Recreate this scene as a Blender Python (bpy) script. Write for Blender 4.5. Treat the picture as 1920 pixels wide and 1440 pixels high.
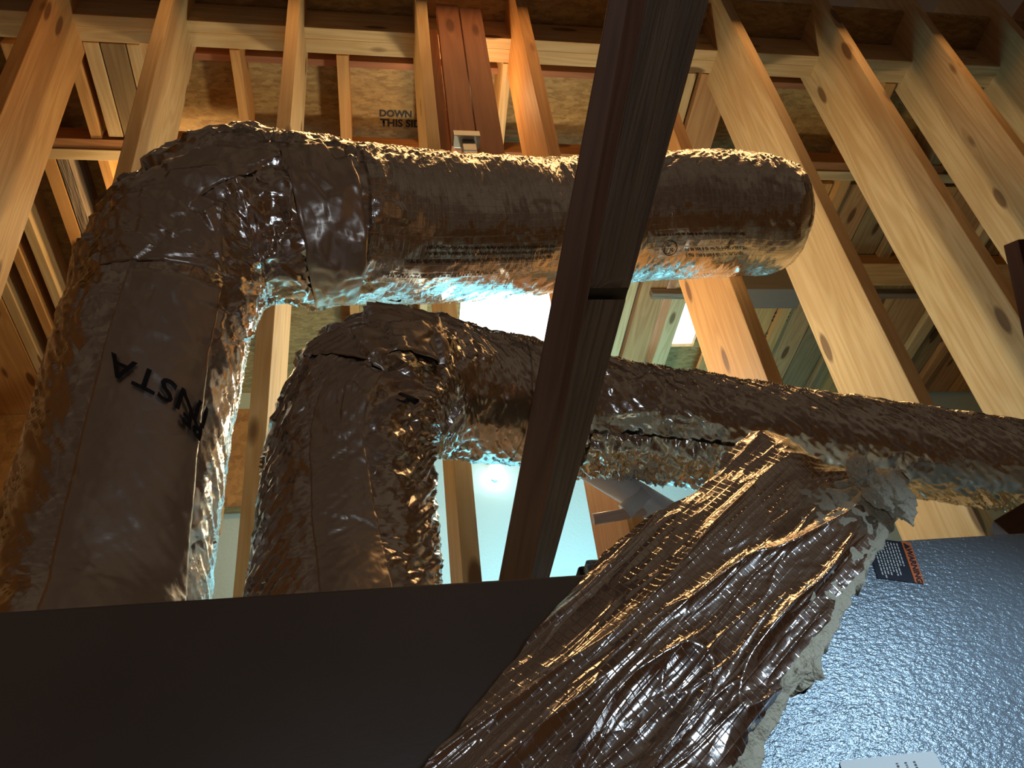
import bpy, bmesh, math, random
from mathutils import Vector, Matrix, noise
random.seed(7)
for o in list(bpy.data.objects): bpy.data.objects.remove(o)
SC = bpy.context.scene
COL = SC.collection

# ------------------------------------------------------------------ camera, world, lights, exposure
F = 1442.0
def nz(v): return Vector(v).normalized()
# world axes written in camera space (right, up, forward), from the vanishing points of the photo
CZ = nz((-280, 1470, 1442))
CX = Vector((1, .0207, .1731)).normalized(); CX = (CX - CZ * CX.dot(CZ)).normalized()
CY = -CX.cross(CZ)
if CY.z < 0: CY = -CY
CAM = Vector((0, 0, 1.3))
def c2w(v): return Vector((v.dot(CX), v.dot(CY), v.dot(CZ)))
def ray(px, py): return c2w(Vector(((px - 960) / F, (720 - py) / F, 1.0)))
def W(px, py, d): return CAM + ray(px, py) * d
def onp(px, py, p0, n):
    r = ray(px, py); p0 = Vector(p0); n = Vector(n)
    return CAM + r * ((p0 - CAM).dot(n) / r.dot(n))
def proj(P):
    q = Vector(P) - CAM
    c = CX * q.x + CY * q.y + CZ * q.z
    return 960 + F * c.x / c.z, 720 - F * c.y / c.z
cd = bpy.data.cameras.new('camera'); co = bpy.data.objects.new('camera', cd); COL.objects.link(co)
cd.sensor_fit = 'HORIZONTAL'; cd.sensor_width = 36; cd.lens = F / 1920 * 36; cd.clip_start = .02
R = c2w(Vector((1, 0, 0))); U = c2w(Vector((0, 1, 0))); B = -c2w(Vector((0, 0, 1)))
m = Matrix((R, U, B)).transposed().to_4x4(); m.translation = CAM; co.matrix_world = m
SC.camera = co
SC.view_settings.view_transform = 'Standard'; SC.view_settings.look = 'None'
SC.view_settings.gamma = 1; SC.view_settings.exposure = 0; SC.view_settings.use_curve_mapping = False
wd = bpy.data.worlds.new('attic_dark'); SC.world = wd; wd.use_nodes = True
wn = wd.node_tree
_tc = wn.nodes.new('ShaderNodeTexCoord'); _nz = wn.nodes.new('ShaderNodeTexNoise'); _nz.inputs['Scale'].default_value = 1.7; _nz.inputs['Detail'].default_value = 4
_rp = wn.nodes.new('ShaderNodeValToRGB'); _e = _rp.color_ramp.elements
_e[0].position = .36; _e[0].color = (.028, .016, .010, 1); _e[1].position = .66; _e[1].color = (.072, .050, .033, 1)
wn.links.new(_tc.outputs['Generated'], _nz.inputs['Vector']); wn.links.new(_nz.outputs[0], _rp.inputs[0]); wn.links.new(_rp.outputs[0], wn.nodes['Background'].inputs[0])
wd.node_tree.nodes['Background'].inputs[1].default_value = 1.0
def light(name, kind, loc, energy, color, size=.1, aim=None, spot=60, blend=.6):
    d = bpy.data.lights.new(name, kind); d.energy = energy; d.color = color
    if kind == 'AREA': d.size = size
    else: d.shadow_soft_size = size
    if kind == 'SPOT': d.spot_size = math.radians(spot); d.spot_blend = blend
    o = bpy.data.objects.new(name, d); COL.objects.link(o); o.location = loc
    if aim is not None: o.rotation_euler = (Vector(aim) - Vector(loc)).to_track_quat('-Z', 'Y').to_euler()
    return o
light('work_lamp', 'POINT', (.55, 2.15, 3.25), 46, (1, .84, .54), .07)
light('side_bulb', 'POINT', onp(335, 440, (0, 2.2, 0), (0, 1, 0)), 15, (1, .66, .30), .05)
light('glint_fill', 'POINT', (.10, -.04, 1.36), 3.8, (.72, .86, 1), .02)  # added weak cool fill beside the camera, for glints on the foil
light('attic_bulb', 'POINT', onp(862, 175, (0, 1.42, 0), (0, 1, 0)), 4, (1, .60, .27), .04)
ar = light('wall_fill', 'AREA', (1.0, 2.75, 1.7), 34, (.20, .76, 1), .7, aim=(1.0, 3.6, 3.0))  # added cool area light that brightens the back wall
ar.data.spread = math.radians(95)
o = light('rim_fill', 'AREA', (.9, .80, 4.60), 17, (1, .55, .22), .12, aim=(.6, .80, 0)); o.data.shape = 'RECTANGLE'; o.data.size = 3.6; o.data.size_y = .12; o.rotation_euler = (0, 0, 0)  # added unseen area light overhead, brightens the top rims of the ducts
light('head_torch', 'SPOT', (1.12, -.10, 1.80), 40, (.62, .82, 1), .05, aim=(.80, 1.0, 1.34), spot=64, blend=.8)

# ------------------------------------------------------------------ materials
def newmat(name):
    mt = bpy.data.materials.new(name); mt.use_nodes = True
    nt = mt.node_tree; b = nt.nodes['Principled BSDF']
    return mt, nt, b
def nd(nt, t, **kw):
    n = nt.nodes.new(t)
    for k, v in kw.items():
        if k == 'i':
            for a, c in v.items(): n.inputs[a].default_value = c
        else: setattr(n, k, v)
    return n
def plain(name, col, rough=.5, metal=0, bump=0, bscale=200):
    mt, nt, b = newmat(name)
    b.inputs['Base Color'].default_value = (*col, 1); b.inputs['Roughness'].default_value = rough; b.inputs['Metallic'].default_value = metal
    if bump:
        tc = nd(nt, 'ShaderNodeTexCoord'); n = nd(nt, 'ShaderNodeTexNoise', i={'Scale': bscale, 'Detail': 4})
        bp = nd(nt, 'ShaderNodeBump', i={'Strength': bump, 'Distance': .004})
        nt.links.new(tc.outputs['Object'], n.inputs['Vector']); nt.links.new(n.outputs[0], bp.inputs['Height']); nt.links.new(bp.outputs[0], b.inputs['Normal'])
    return mt
def ramp(nt, stops):
    r = nd(nt, 'ShaderNodeValToRGB'); e = r.color_ramp.elements
    while len(e) < len(stops): e.new(.5)
    for x, (p, c) in zip(e, stops): x.position = p; x.color = (*c, 1)
    return r
def wood(name, light_c, dark_c, knots=1.0, rough=.62, weather=0.0):
    mt, nt, b = newmat(name); L = nt.links.new
    tc = nd(nt, 'ShaderNodeTexCoord'); oi = nd(nt, 'ShaderNodeObjectInfo')
    off = nd(nt, 'ShaderNodeVectorMath', operation='SCALE'); comb = nd(nt, 'ShaderNodeCombineXYZ', i={0: 13.0, 1: 7.0, 2: 5.0})
    L(comb.outputs[0], off.inputs[0]); L(oi.outputs['Random'], off.inputs['Scale'])
    add = nd(nt, 'ShaderNodeVectorMath', operation='ADD'); L(tc.outputs['Object'], add.inputs[0]); L(off.outputs[0], add.inputs[1])
    # knots
    mk = nd(nt, 'ShaderNodeMapping', i={'Scale': (2.6, 8, 8)}); L(add.outputs[0], mk.inputs[0])
    vo = nd(nt, 'ShaderNodeTexVoronoi', i={'Scale': 1.0, 'Randomness': 1.0}); L(mk.outputs[0], vo.inputs['Vector'])
    kd = nd(nt, 'ShaderNodeMapRange', i={1: .08, 2: .34, 3: 1.0, 4: 0.0}); L(vo.outputs['Distance'], kd.inputs[0])
    # rings, bent round the knots
    mp = nd(nt, 'ShaderNodeMapping', i={'Scale': (.7, 9, 9)}); L(add.outputs[0], mp.inputs[0])
    wv = nd(nt, 'ShaderNodeTexNoise', i={'Scale': 1.6, 'Detail': 1.5, 'Distortion': .3}); L(mp.outputs[0], wv.inputs['Vector'])
    a1 = nd(nt, 'ShaderNodeMath', operation='MULTIPLY_ADD', i={1: .10}); L(kd.outputs[0], a1.inputs[0]); L(wv.outputs[0], a1.inputs[2])
    a2 = nd(nt, 'ShaderNodeMath', operation='MULTIPLY', i={1: 38.0}); L(a1.outputs[0], a2.inputs[0])
    sn = nd(nt, 'ShaderNodeMath', operation='SINE'); L(a2.outputs[0], sn.inputs[0])
    mg = nd(nt, 'ShaderNodeMapping', i={'Scale': (3, 120, 120)}); L(add.outputs[0], mg.inputs[0])
    gr = nd(nt, 'ShaderNodeTexNoise', i={'Scale': 1.0, 'Detail': 4}); L(mg.outputs[0], gr.inputs['Vector'])
    s1 = nd(nt, 'ShaderNodeMath', operation='MULTIPLY_ADD', i={1: .13, 2: .12}); L(sn.outputs[0], s1.inputs[0])
    s2 = nd(nt, 'ShaderNodeMath', operation='MULTIPLY_ADD', i={1: .55}); L(gr.outputs[0], s2.inputs[0]); L(s1.outputs[0], s2.inputs[2])
    rp = ramp(nt, [(.15, light_c), (.75, dark_c)]); L(s2.outputs[0], rp.inputs[0])
    # large blotches
    bl = nd(nt, 'ShaderNodeTexNoise', i={'Scale': 2.5, 'Detail': 2}); L(add.outputs[0], bl.inputs['Vector'])
    blr = nd(nt, 'ShaderNodeMapRange', i={1: .35, 2: .75, 3: 0, 4: .55}); L(bl.outputs[0], blr.inputs[0])
    mx = nd(nt, 'ShaderNodeMixRGB', i={2: (*dark_c, 1)}); L(blr.outputs[0], mx.inputs[0]); L(rp.outputs[0], mx.inputs[1])
    kr = nd(nt, 'ShaderNodeMapRange', i={1: .60, 2: .80, 3: 0.0, 4: .85 * knots}); L(kd.outputs[0], kr.inputs[0])
    # only some of the cells hold a knot
    sp = nd(nt, 'ShaderNodeSeparateXYZ'); L(vo.outputs['Color'], sp.inputs[0])
    gt = nd(nt, 'ShaderNodeMath', operation='GREATER_THAN', i={1: .30}); L(sp.outputs[0], gt.inputs[0])
    km = nd(nt, 'ShaderNodeMath', operation='MULTIPLY'); L(kr.outputs[0], km.inputs[0]); L(gt.outputs[0], km.inputs[1])
    mk2 = nd(nt, 'ShaderNodeMixRGB', i={2: (dark_c[0] * .28, dark_c[1] * .22, dark_c[2] * .2, 1)}); L(km.outputs[0], mk2.inputs[0]); L(mx.outputs[0], mk2.inputs[1])
    L(mk2.outputs[0], b.inputs['Base Color']); b.inputs['Roughness'].default_value = rough
    b.inputs['Specular IOR Level'].default_value = .3
    bp = nd(nt, 'ShaderNodeBump', i={'Strength': .25 + weather, 'Distance': .002 + .004 * weather})
    if weather:
        mw = nd(nt, 'ShaderNodeMapping', i={'Scale': (5, 60, 60)}); L(add.outputs[0], mw.inputs[0])
        wn = nd(nt, 'ShaderNodeTexNoise', i={'Scale': 1.5, 'Detail': 5}); L(mw.outputs[0], wn.inputs['Vector']); L(wn.outputs[0], bp.inputs['Height'])
    else: L(s2.outputs[0], bp.inputs['Height'])
    L(bp.outputs[0], b.inputs['Normal'])
    return mt
def osb(name, c1=(.60, .42, .18), c2=(.36, .21, .075)):
    mt, nt, b = newmat(name); L = nt.links.new
    tc = nd(nt, 'ShaderNodeTexCoord')
    def layer(rot, sc):
        mp = nd(nt, 'ShaderNodeMapping', i={'Rotation': (0, 0, rot), 'Scale': sc}); L(tc.outputs['Object'], mp.inputs[0])
        n = nd(nt, 'ShaderNodeTexNoise', i={'Scale': 1.0, 'Detail': 1, 'Distortion': .6}); L(mp.outputs[0], n.inputs['Vector'])
        v = nd(nt, 'ShaderNodeTexVoronoi', i={'Scale': 1.0}); ad = nd(nt, 'ShaderNodeVectorMath', operation='ADD')
        L(mp.outputs[0], ad.inputs[0]); L(n.outputs['Color'], ad.inputs[1]); L(ad.outputs[0], v.inputs['Vector'])
        s = nd(nt, 'ShaderNodeSeparateXYZ'); L(v.outputs['Color'], s.inputs[0]); return s
    a = layer(.5, (24, 75, 20)); c = layer(-1.0, (26, 70, 20))
    av = nd(nt, 'ShaderNodeMath', operation='ADD'); L(a.outputs[0], av.inputs[0]); L(c.outputs[1], av.inputs[1])
    fn = nd(nt, 'ShaderNodeTexNoise', i={'Scale': 90, 'Detail': 4}); L(tc.outputs['Object'], fn.inputs['Vector'])
    a3 = nd(nt, 'ShaderNodeMath', operation='MULTIPLY_ADD', i={1: .8}); L(fn.outputs[0], a3.inputs[0]); L(av.outputs[0], a3.inputs[2])
    rp = ramp(nt, [(.2, c2), (.55, tuple((x + y) / 2 for x, y in zip(c1, c2))), (.95, c1)])
    mr = nd(nt, 'ShaderNodeMapRange', i={1: .3, 2: 2.3}); L(a3.outputs[0], mr.inputs[0]); L(mr.outputs[0], rp.inputs[0])
    L(rp.outputs[0], b.inputs['Base Color']); b.inputs['Roughness'].default_value = .6
    bp = nd(nt, 'ShaderNodeBump', i={'Strength': .3, 'Distance': .002}); L(a3.outputs[0], bp.inputs['Height']); L(bp.outputs[0], b.inputs['Normal'])
    return mt
def foil(name, rough=.22, tilt=.35, cells=(22, 34), scrim=.0, tint=(.80, .76, .72), fine=.2, skew=0.0):
    """metallised facing: mirror facets (random tilt per crease cell), reinforcement threads, fine bump; UV in metres"""
    mt, nt, b = newmat(name); L = nt.links.new
    uv = nd(nt, 'ShaderNodeUVMap', uv_map='UVMap'); at = nd(nt, 'ShaderNodeAttribute', attribute_name='crumple')
    geo = nd(nt, 'ShaderNodeNewGeometry')
    mp = nd(nt, 'ShaderNodeMapping', i={'Rotation': (0, 0, skew)}); L(uv.outputs[0], mp.inputs[0])
    dn = nd(nt, 'ShaderNodeTexNoise', i={'Scale': 9, 'Detail': 2}); L(mp.outputs[0], dn.inputs['Vector'])
    dv = nd(nt, 'ShaderNodeVectorMath', operation='SCALE', i={'Scale': .07}); L(dn.outputs['Color'], dv.inputs[0])
    ad = nd(nt, 'ShaderNodeVectorMath', operation='ADD'); L(mp.outputs[0], ad.inputs[0]); L(dv.outputs[0], ad.inputs[1])
    tot = None
    for k, (sx, amp) in enumerate(((1.0, 1.0), (2.7, .55))):
        sc = nd(nt, 'ShaderNodeMapping', i={'Scale': (cells[0] * sx, cells[1] * sx, 1)}); L(ad.outputs[0], sc.inputs[0])
        vo = nd(nt, 'ShaderNodeTexVoronoi', i={'Scale': 1.0}); vo.voronoi_dimensions = '2D'; L(sc.outputs[0], vo.inputs['Vector'])
        sb = nd(nt, 'ShaderNodeVectorMath', operation='SUBTRACT', i={1: (.5, .5, .5)}); L(vo.outputs['Color'], sb.inputs[0])
        s = nd(nt, 'ShaderNodeVectorMath', operation='SCALE', i={'Scale': tilt * amp}); L(sb.outputs[0], s.inputs[0])
        if tot is None: tot = s
        else:
            t2 = nd(nt, 'ShaderNodeVectorMath', operation='ADD'); L(tot.outputs[0], t2.inputs[0]); L(s.outputs[0], t2.inputs[1]); tot = t2
    ms = nd(nt, 'ShaderNodeVectorMath', operation='SCALE'); L(tot.outputs[0], ms.inputs[0]); L(at.outputs['Fac'], ms.inputs['Scale'])
    nn = nd(nt, 'ShaderNodeVectorMath', operation='ADD'); L(geo.outputs['Normal'], nn.inputs[0]); L(ms.outputs[0], nn.inputs[1])
    nm = nd(nt, 'ShaderNodeVectorMath', operation='NORMALIZE'); L(nn.outputs[0], nm.inputs[0])
    fnz = nd(nt, 'ShaderNodeTexNoise', i={'Scale': 55, 'Detail': 5, 'Roughness': .6}); L(mp.outputs[0], fnz.inputs['Vector'])
    h = fnz.outputs[0]
    if scrim:
        # threads every 13 mm in both directions
        sx = nd(nt, 'ShaderNodeSeparateXYZ'); L(uv.outputs[0], sx.inputs[0])
        for ax, per in ((0, 78.0), (1, 62.0)):
            mm = nd(nt, 'ShaderNodeMath', operation='MULTIPLY', i={1: per}); L(sx.outputs[ax], mm.inputs[0])
            fr = nd(nt, 'ShaderNodeMath', operation='PINGPONG', i={1: .5}); L(mm.outputs[0], fr.inputs[0])
            pk = nd(nt, 'ShaderNodeMapRange', i={1: .0, 2: .09, 3: scrim, 4: 0.0}); L(fr.outputs[0], pk.inputs[0])
            a = nd(nt, 'ShaderNodeMath', operation='ADD'); L(h, a.inputs[0]); L(pk.outputs[0], a.inputs[1]); h = a.outputs[0]
    bp = nd(nt, 'ShaderNodeBump', i={'Strength': fine, 'Distance': .004}); L(h, bp.inputs['Height']); L(nm.outputs[0], bp.inputs['Normal'])
    L(bp.outputs[0], b.inputs['Normal'])
    b.inputs['Base Color'].default_value = (*tint, 1); b.inputs['Metallic'].default_value = 1; b.inputs['Roughness'].default_value = rough
    return mt
def galv(name, col, rough, bstr, scale, metal=.9):
    mt, nt, b = newmat(name); L = nt.links.new
    tc = nd(nt, 'ShaderNodeTexCoord'); mp = nd(nt, 'ShaderNodeMapping', i={'Rotation': (0, .6, 0), 'Scale': (1, 1, 1.9)}); L(tc.outputs['Object'], mp.inputs[0])
    n = nd(nt, 'ShaderNodeTexNoise', i={'Scale': scale, 'Detail': 3, 'Roughness': .6}); L(mp.outputs[0], n.inputs['Vector'])
    bp = nd(nt, 'ShaderNodeBump', i={'Strength': bstr, 'Distance': .003}); L(n.outputs[0], bp.inputs['Height']); L(bp.outputs[0], b.inputs['Normal'])
    n2 = nd(nt, 'ShaderNodeTexNoise', i={'Scale': 3.5, 'Detail': 4}); L(tc.outputs['Object'], n2.inputs['Vector'])
    rp = ramp(nt, [(.3, tuple(c * .8 for c in col)), (.7, col)]); L(n2.outputs[0], rp.inputs[0]); L(rp.outputs[0], b.inputs['Base Color'])
    b.inputs['Metallic'].default_value = metal; b.inputs['Roughness'].default_value = rough
    return mt
def emit(name, col, s):
    mt, nt, b = newmat(name); b.inputs['Base Color'].default_value = (*col, 1)
    b.inputs['Emission Color'].default_value = (*col, 1); b.inputs['Emission Strength'].default_value = s
    return mt
M = dict(
    pine=wood('pine', (.74, .55, .30), (.50, .30, .12)),
    pine_warm=wood('pine_warm', (.68, .38, .14), (.45, .20, .06)),
    fir=wood('fir', (.46, .22, .09), (.27, .11, .04)),
    red=wood('red_fir', (.40, .17, .085), (.26, .10, .05), .8),
    grey=wood('weathered_fir', (.34, .25, .17), (.14, .10, .07), .3, .8, 1.2),
    plank=wood('plank', (.60, .33, .14), (.36, .16, .06)),
    stain=wood('stained_plank', (.40, .27, .13), (.20, .12, .055)),
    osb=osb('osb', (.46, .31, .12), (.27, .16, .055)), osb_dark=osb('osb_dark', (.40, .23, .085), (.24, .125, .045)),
    foil=foil('foil_facing', .20, .42, (20, 26), .0, fine=.13),
    foil_str=foil('foil_straight', .20, .26, (50, 12), .25, fine=.2),
    foil_flap=foil('foil_flap', .17, .22, (5, 13), .6, fine=.16, tint=(.82, .78, .76)),
    tape=foil('foil_tape', .36, .12, (7, 9), .0, tint=(.74, .66, .58), fine=.10),
    wool=plain('glass_wool', (.62, .58, .44), .95, 0, 1.0, 260),
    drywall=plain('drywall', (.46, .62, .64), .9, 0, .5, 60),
    galv=galv('galvanised_textured', (.30, .38, .45), .30, .8, 95, .5),
    steel=galv('dark_sheet_steel', (.30, .28, .27), .42, .05, 60),
    box=plain('grey_metal', (.30, .30, .28), .45, .8),
    boxg=plain('grey_painted_metal', (.16, .155, .14), .5),
    dark=wood('dark_fir', (.12, .045, .022), (.07, .026, .014), .3),
    brace=wood('brace_fir', (.34, .19, .12), (.20, .105, .065), .6),
    black=plain('black_rubber', (.012, .012, .012), .6),
    ink=plain('ink', (.015, .012, .012), .6),
    navy=plain('label_navy', (.012, .018, .035), .5), orange=plain('label_orange', (.85, .20, .05), .5), white=plain('label_white', (.75, .80, .80), .5),
    pvc=plain('grey_white_pvc', (.80, .79, .84), .4), pink=plain('pinkish_pipe', (.78, .56, .48), .45),
    pane=emit('daylight_pane', (.95, 1, 1), 2.6), bulb=emit('bulb', (1, .97, .85), 9),
    floor=osb('floor_board', (.35, .22, .10), (.22, .12, .05)),
)

# ------------------------------------------------------------------ helpers
def tag(o, label=None, cat=None, group=None, kind=None):
    if label: o['label'] = label
    if cat: o['category'] = cat
    if group: o['group'] = group
    if kind: o['kind'] = kind
    return o
def link(name, me, mat, parent=None, smooth=False):
    o = bpy.data.objects.new(name, me); COL.objects.link(o)
    if mat: me.materials.append(mat)
    if smooth: me.polygons.foreach_set('use_smooth', [True] * len(me.polygons))
    if parent is not None:
        o.parent = parent; o.matrix_parent_inverse = parent.matrix_world.inverted()
    return o
def empty(name, loc, label, cat, group=None):
    o = bpy.data.objects.new(name, None); COL.objects.link(o); o.location = loc
    o.matrix_world = Matrix.Translation(loc); o.empty_display_size = .05
    return tag(o, label, cat, group)
def boxmesh(name, x0, x1, y0, y1, z0, z1, bev=.0):
    bm = bmesh.new()
    vs = [bm.verts.new((x, y, z)) for x in (x0, x1) for y in (y0, y1) for z in (z0, z1)]
    for f in ((0, 1, 3, 2), (4, 6, 7, 5), (0, 4, 5, 1), (2, 3, 7, 6), (0, 2, 6, 4), (1, 5, 7, 3)): bm.faces.new([vs[i] for i in f])
    bmesh.ops.recalc_face_normals(bm, faces=bm.faces)
    if bev: bmesh.ops.bevel(bm, geom=list(bm.edges), offset=bev, segments=2, affect='EDGES', profile=.6)
    me = bpy.data.meshes.new(name); bm.to_mesh(me); bm.free(); return me
def box(name, a, b, mat, parent=None, bev=.002):
    """axis-aligned box between corners a and b, origin at its centre"""
    a = Vector(a); b = Vector(b); c = (a + b) / 2; h = (b - a) / 2
    me = boxmesh(name, -abs(h.x), abs(h.x), -abs(h.y), abs(h.y), -abs(h.z), abs(h.z), bev)
    o = bpy.data.objects.new(name, me); COL.objects.link(o); me.materials.append(mat)
    if parent is not None: o.parent = parent; o.location = c - parent.location
    else: o.location = c
    return o
def board(name, p, q, side, w, t, mat, parent=None, bev=.0025, warp=0.0):
    """timber from p to q (centre line), local x along it; side = direction of the wide dimension w, thickness t across"""
    p = Vector(p); q = Vector(q); x = (q - p).normalized(); L = (q - p).length
    y = Vector(side); y = (y - x * y.dot(x)).normalized(); z = x.cross(y)
    bm = bmesh.new(); n = max(2, int(L / .25)); rings = []
    sd = random.random() * 50
    for i in range(n + 1):
        s = L * i / n; dy = warp * noise.noise(Vector((s * .8, sd, 0))); dz = warp * noise.noise(Vector((s * .8, sd, 9)))
        rings.append([bm.verts.new((s, dy + a * w / 2, dz + c * t / 2)) for a, c in ((-1, -1), (1, -1), (1, 1), (-1, 1))])
    for i in range(n):
        for k in range(4): bm.faces.new((rings[i][k], rings[i][(k + 1) % 4], rings[i + 1][(k + 1) % 4], rings[i + 1][k]))
    bm.faces.new(rings[0][::-1]); bm.faces.new(rings[-1])
    bmesh.ops.recalc_face_normals(bm, faces=bm.faces)
    ed = [e for e in bm.edges if len(e.link_faces) == 2 and e.calc_face_angle(0) > .5]
    bmesh.ops.bevel(bm, geom=ed, offset=bev, segments=2, affect='EDGES', profile=.6)
    me = bpy.data.meshes.new(name); bm.to_mesh(me); bm.free()
    o = bpy.data.objects.new(name, me); COL.objects.link(o); me.materials.append(mat)
    mw = Matrix((x, y, z)).transposed().to_4x4(); mw.translation = p
    if parent is not None: o.parent = parent; mw = parent.matrix_world.inverted() @ mw
    o.matrix_world = mw if parent is None else mw; 
    if parent is not None: o.matrix_basis = mw
    return o
def pipe(name, pts, r, mat, parent=None, n=28, cap=True):
    bm = bmesh.new(); prev = None; rings = []
    for i, p in enumerate(pts):
        p = Vector(p); t = (Vector(pts[min(i + 1, len(pts) - 1)]) - Vector(pts[max(i - 1, 0)])).normalized()
        a = t.cross(Vector((0, 0, 1)) if abs(t.z) < .9 else Vector((0, 1, 0))).normalized(); b = t.cross(a)
        rr = r[i] if isinstance(r, (list, tuple)) else r
        rings.append([bm.verts.new(p + (a * math.cos(k / n * math.tau) + b * math.sin(k / n * math.tau)) * rr) for k in range(n)])
    for A, Bq in zip(rings, rings[1:]):
        for k in range(n): bm.faces.new((A[k], A[(k + 1) % n], Bq[(k + 1) % n], Bq[k]))
    if cap: bm.faces.new(rings[0][::-1]); bm.faces.new(rings[-1])
    bmesh.ops.recalc_face_normals(bm, faces=bm.faces)
    me = bpy.data.meshes.new(name); bm.to_mesh(me); bm.free()
    o = link(name, me, mat, parent); 
    for f in me.polygons: f.use_smooth = len(f.vertices) == 4
    return o
def textmesh(body, size, spacing=1.0, align='CENTER', bold=0.0):
    cu = bpy.data.curves.new('lettering', 'FONT'); cu.body = body; cu.size = size; cu.space_character = spacing
    cu.align_x = align; cu.align_y = 'CENTER'; cu.resolution_u = 3; cu.offset = bold
    o = bpy.data.objects.new('lettering', cu); COL.objects.link(o)
    dg = bpy.context.evaluated_depsgraph_get(); dg.update()
    me = bpy.data.meshes.new_from_object(o.evaluated_get(dg)); me.materials.clear()
    bpy.data.objects.remove(o); return me
def facet(p, sc, seed=0.0):
    q = p * sc + Vector((seed, seed, seed)); ds, pts = noise.voronoi(q); c = pts[0]
    g = noise.noise_vector(c * 7.3 + Vector((seed, 1, 2))); return (q - c).dot(g) / sc
def ridged(v): return 1 - abs(noise.noise(v)) * 2.2

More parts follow.
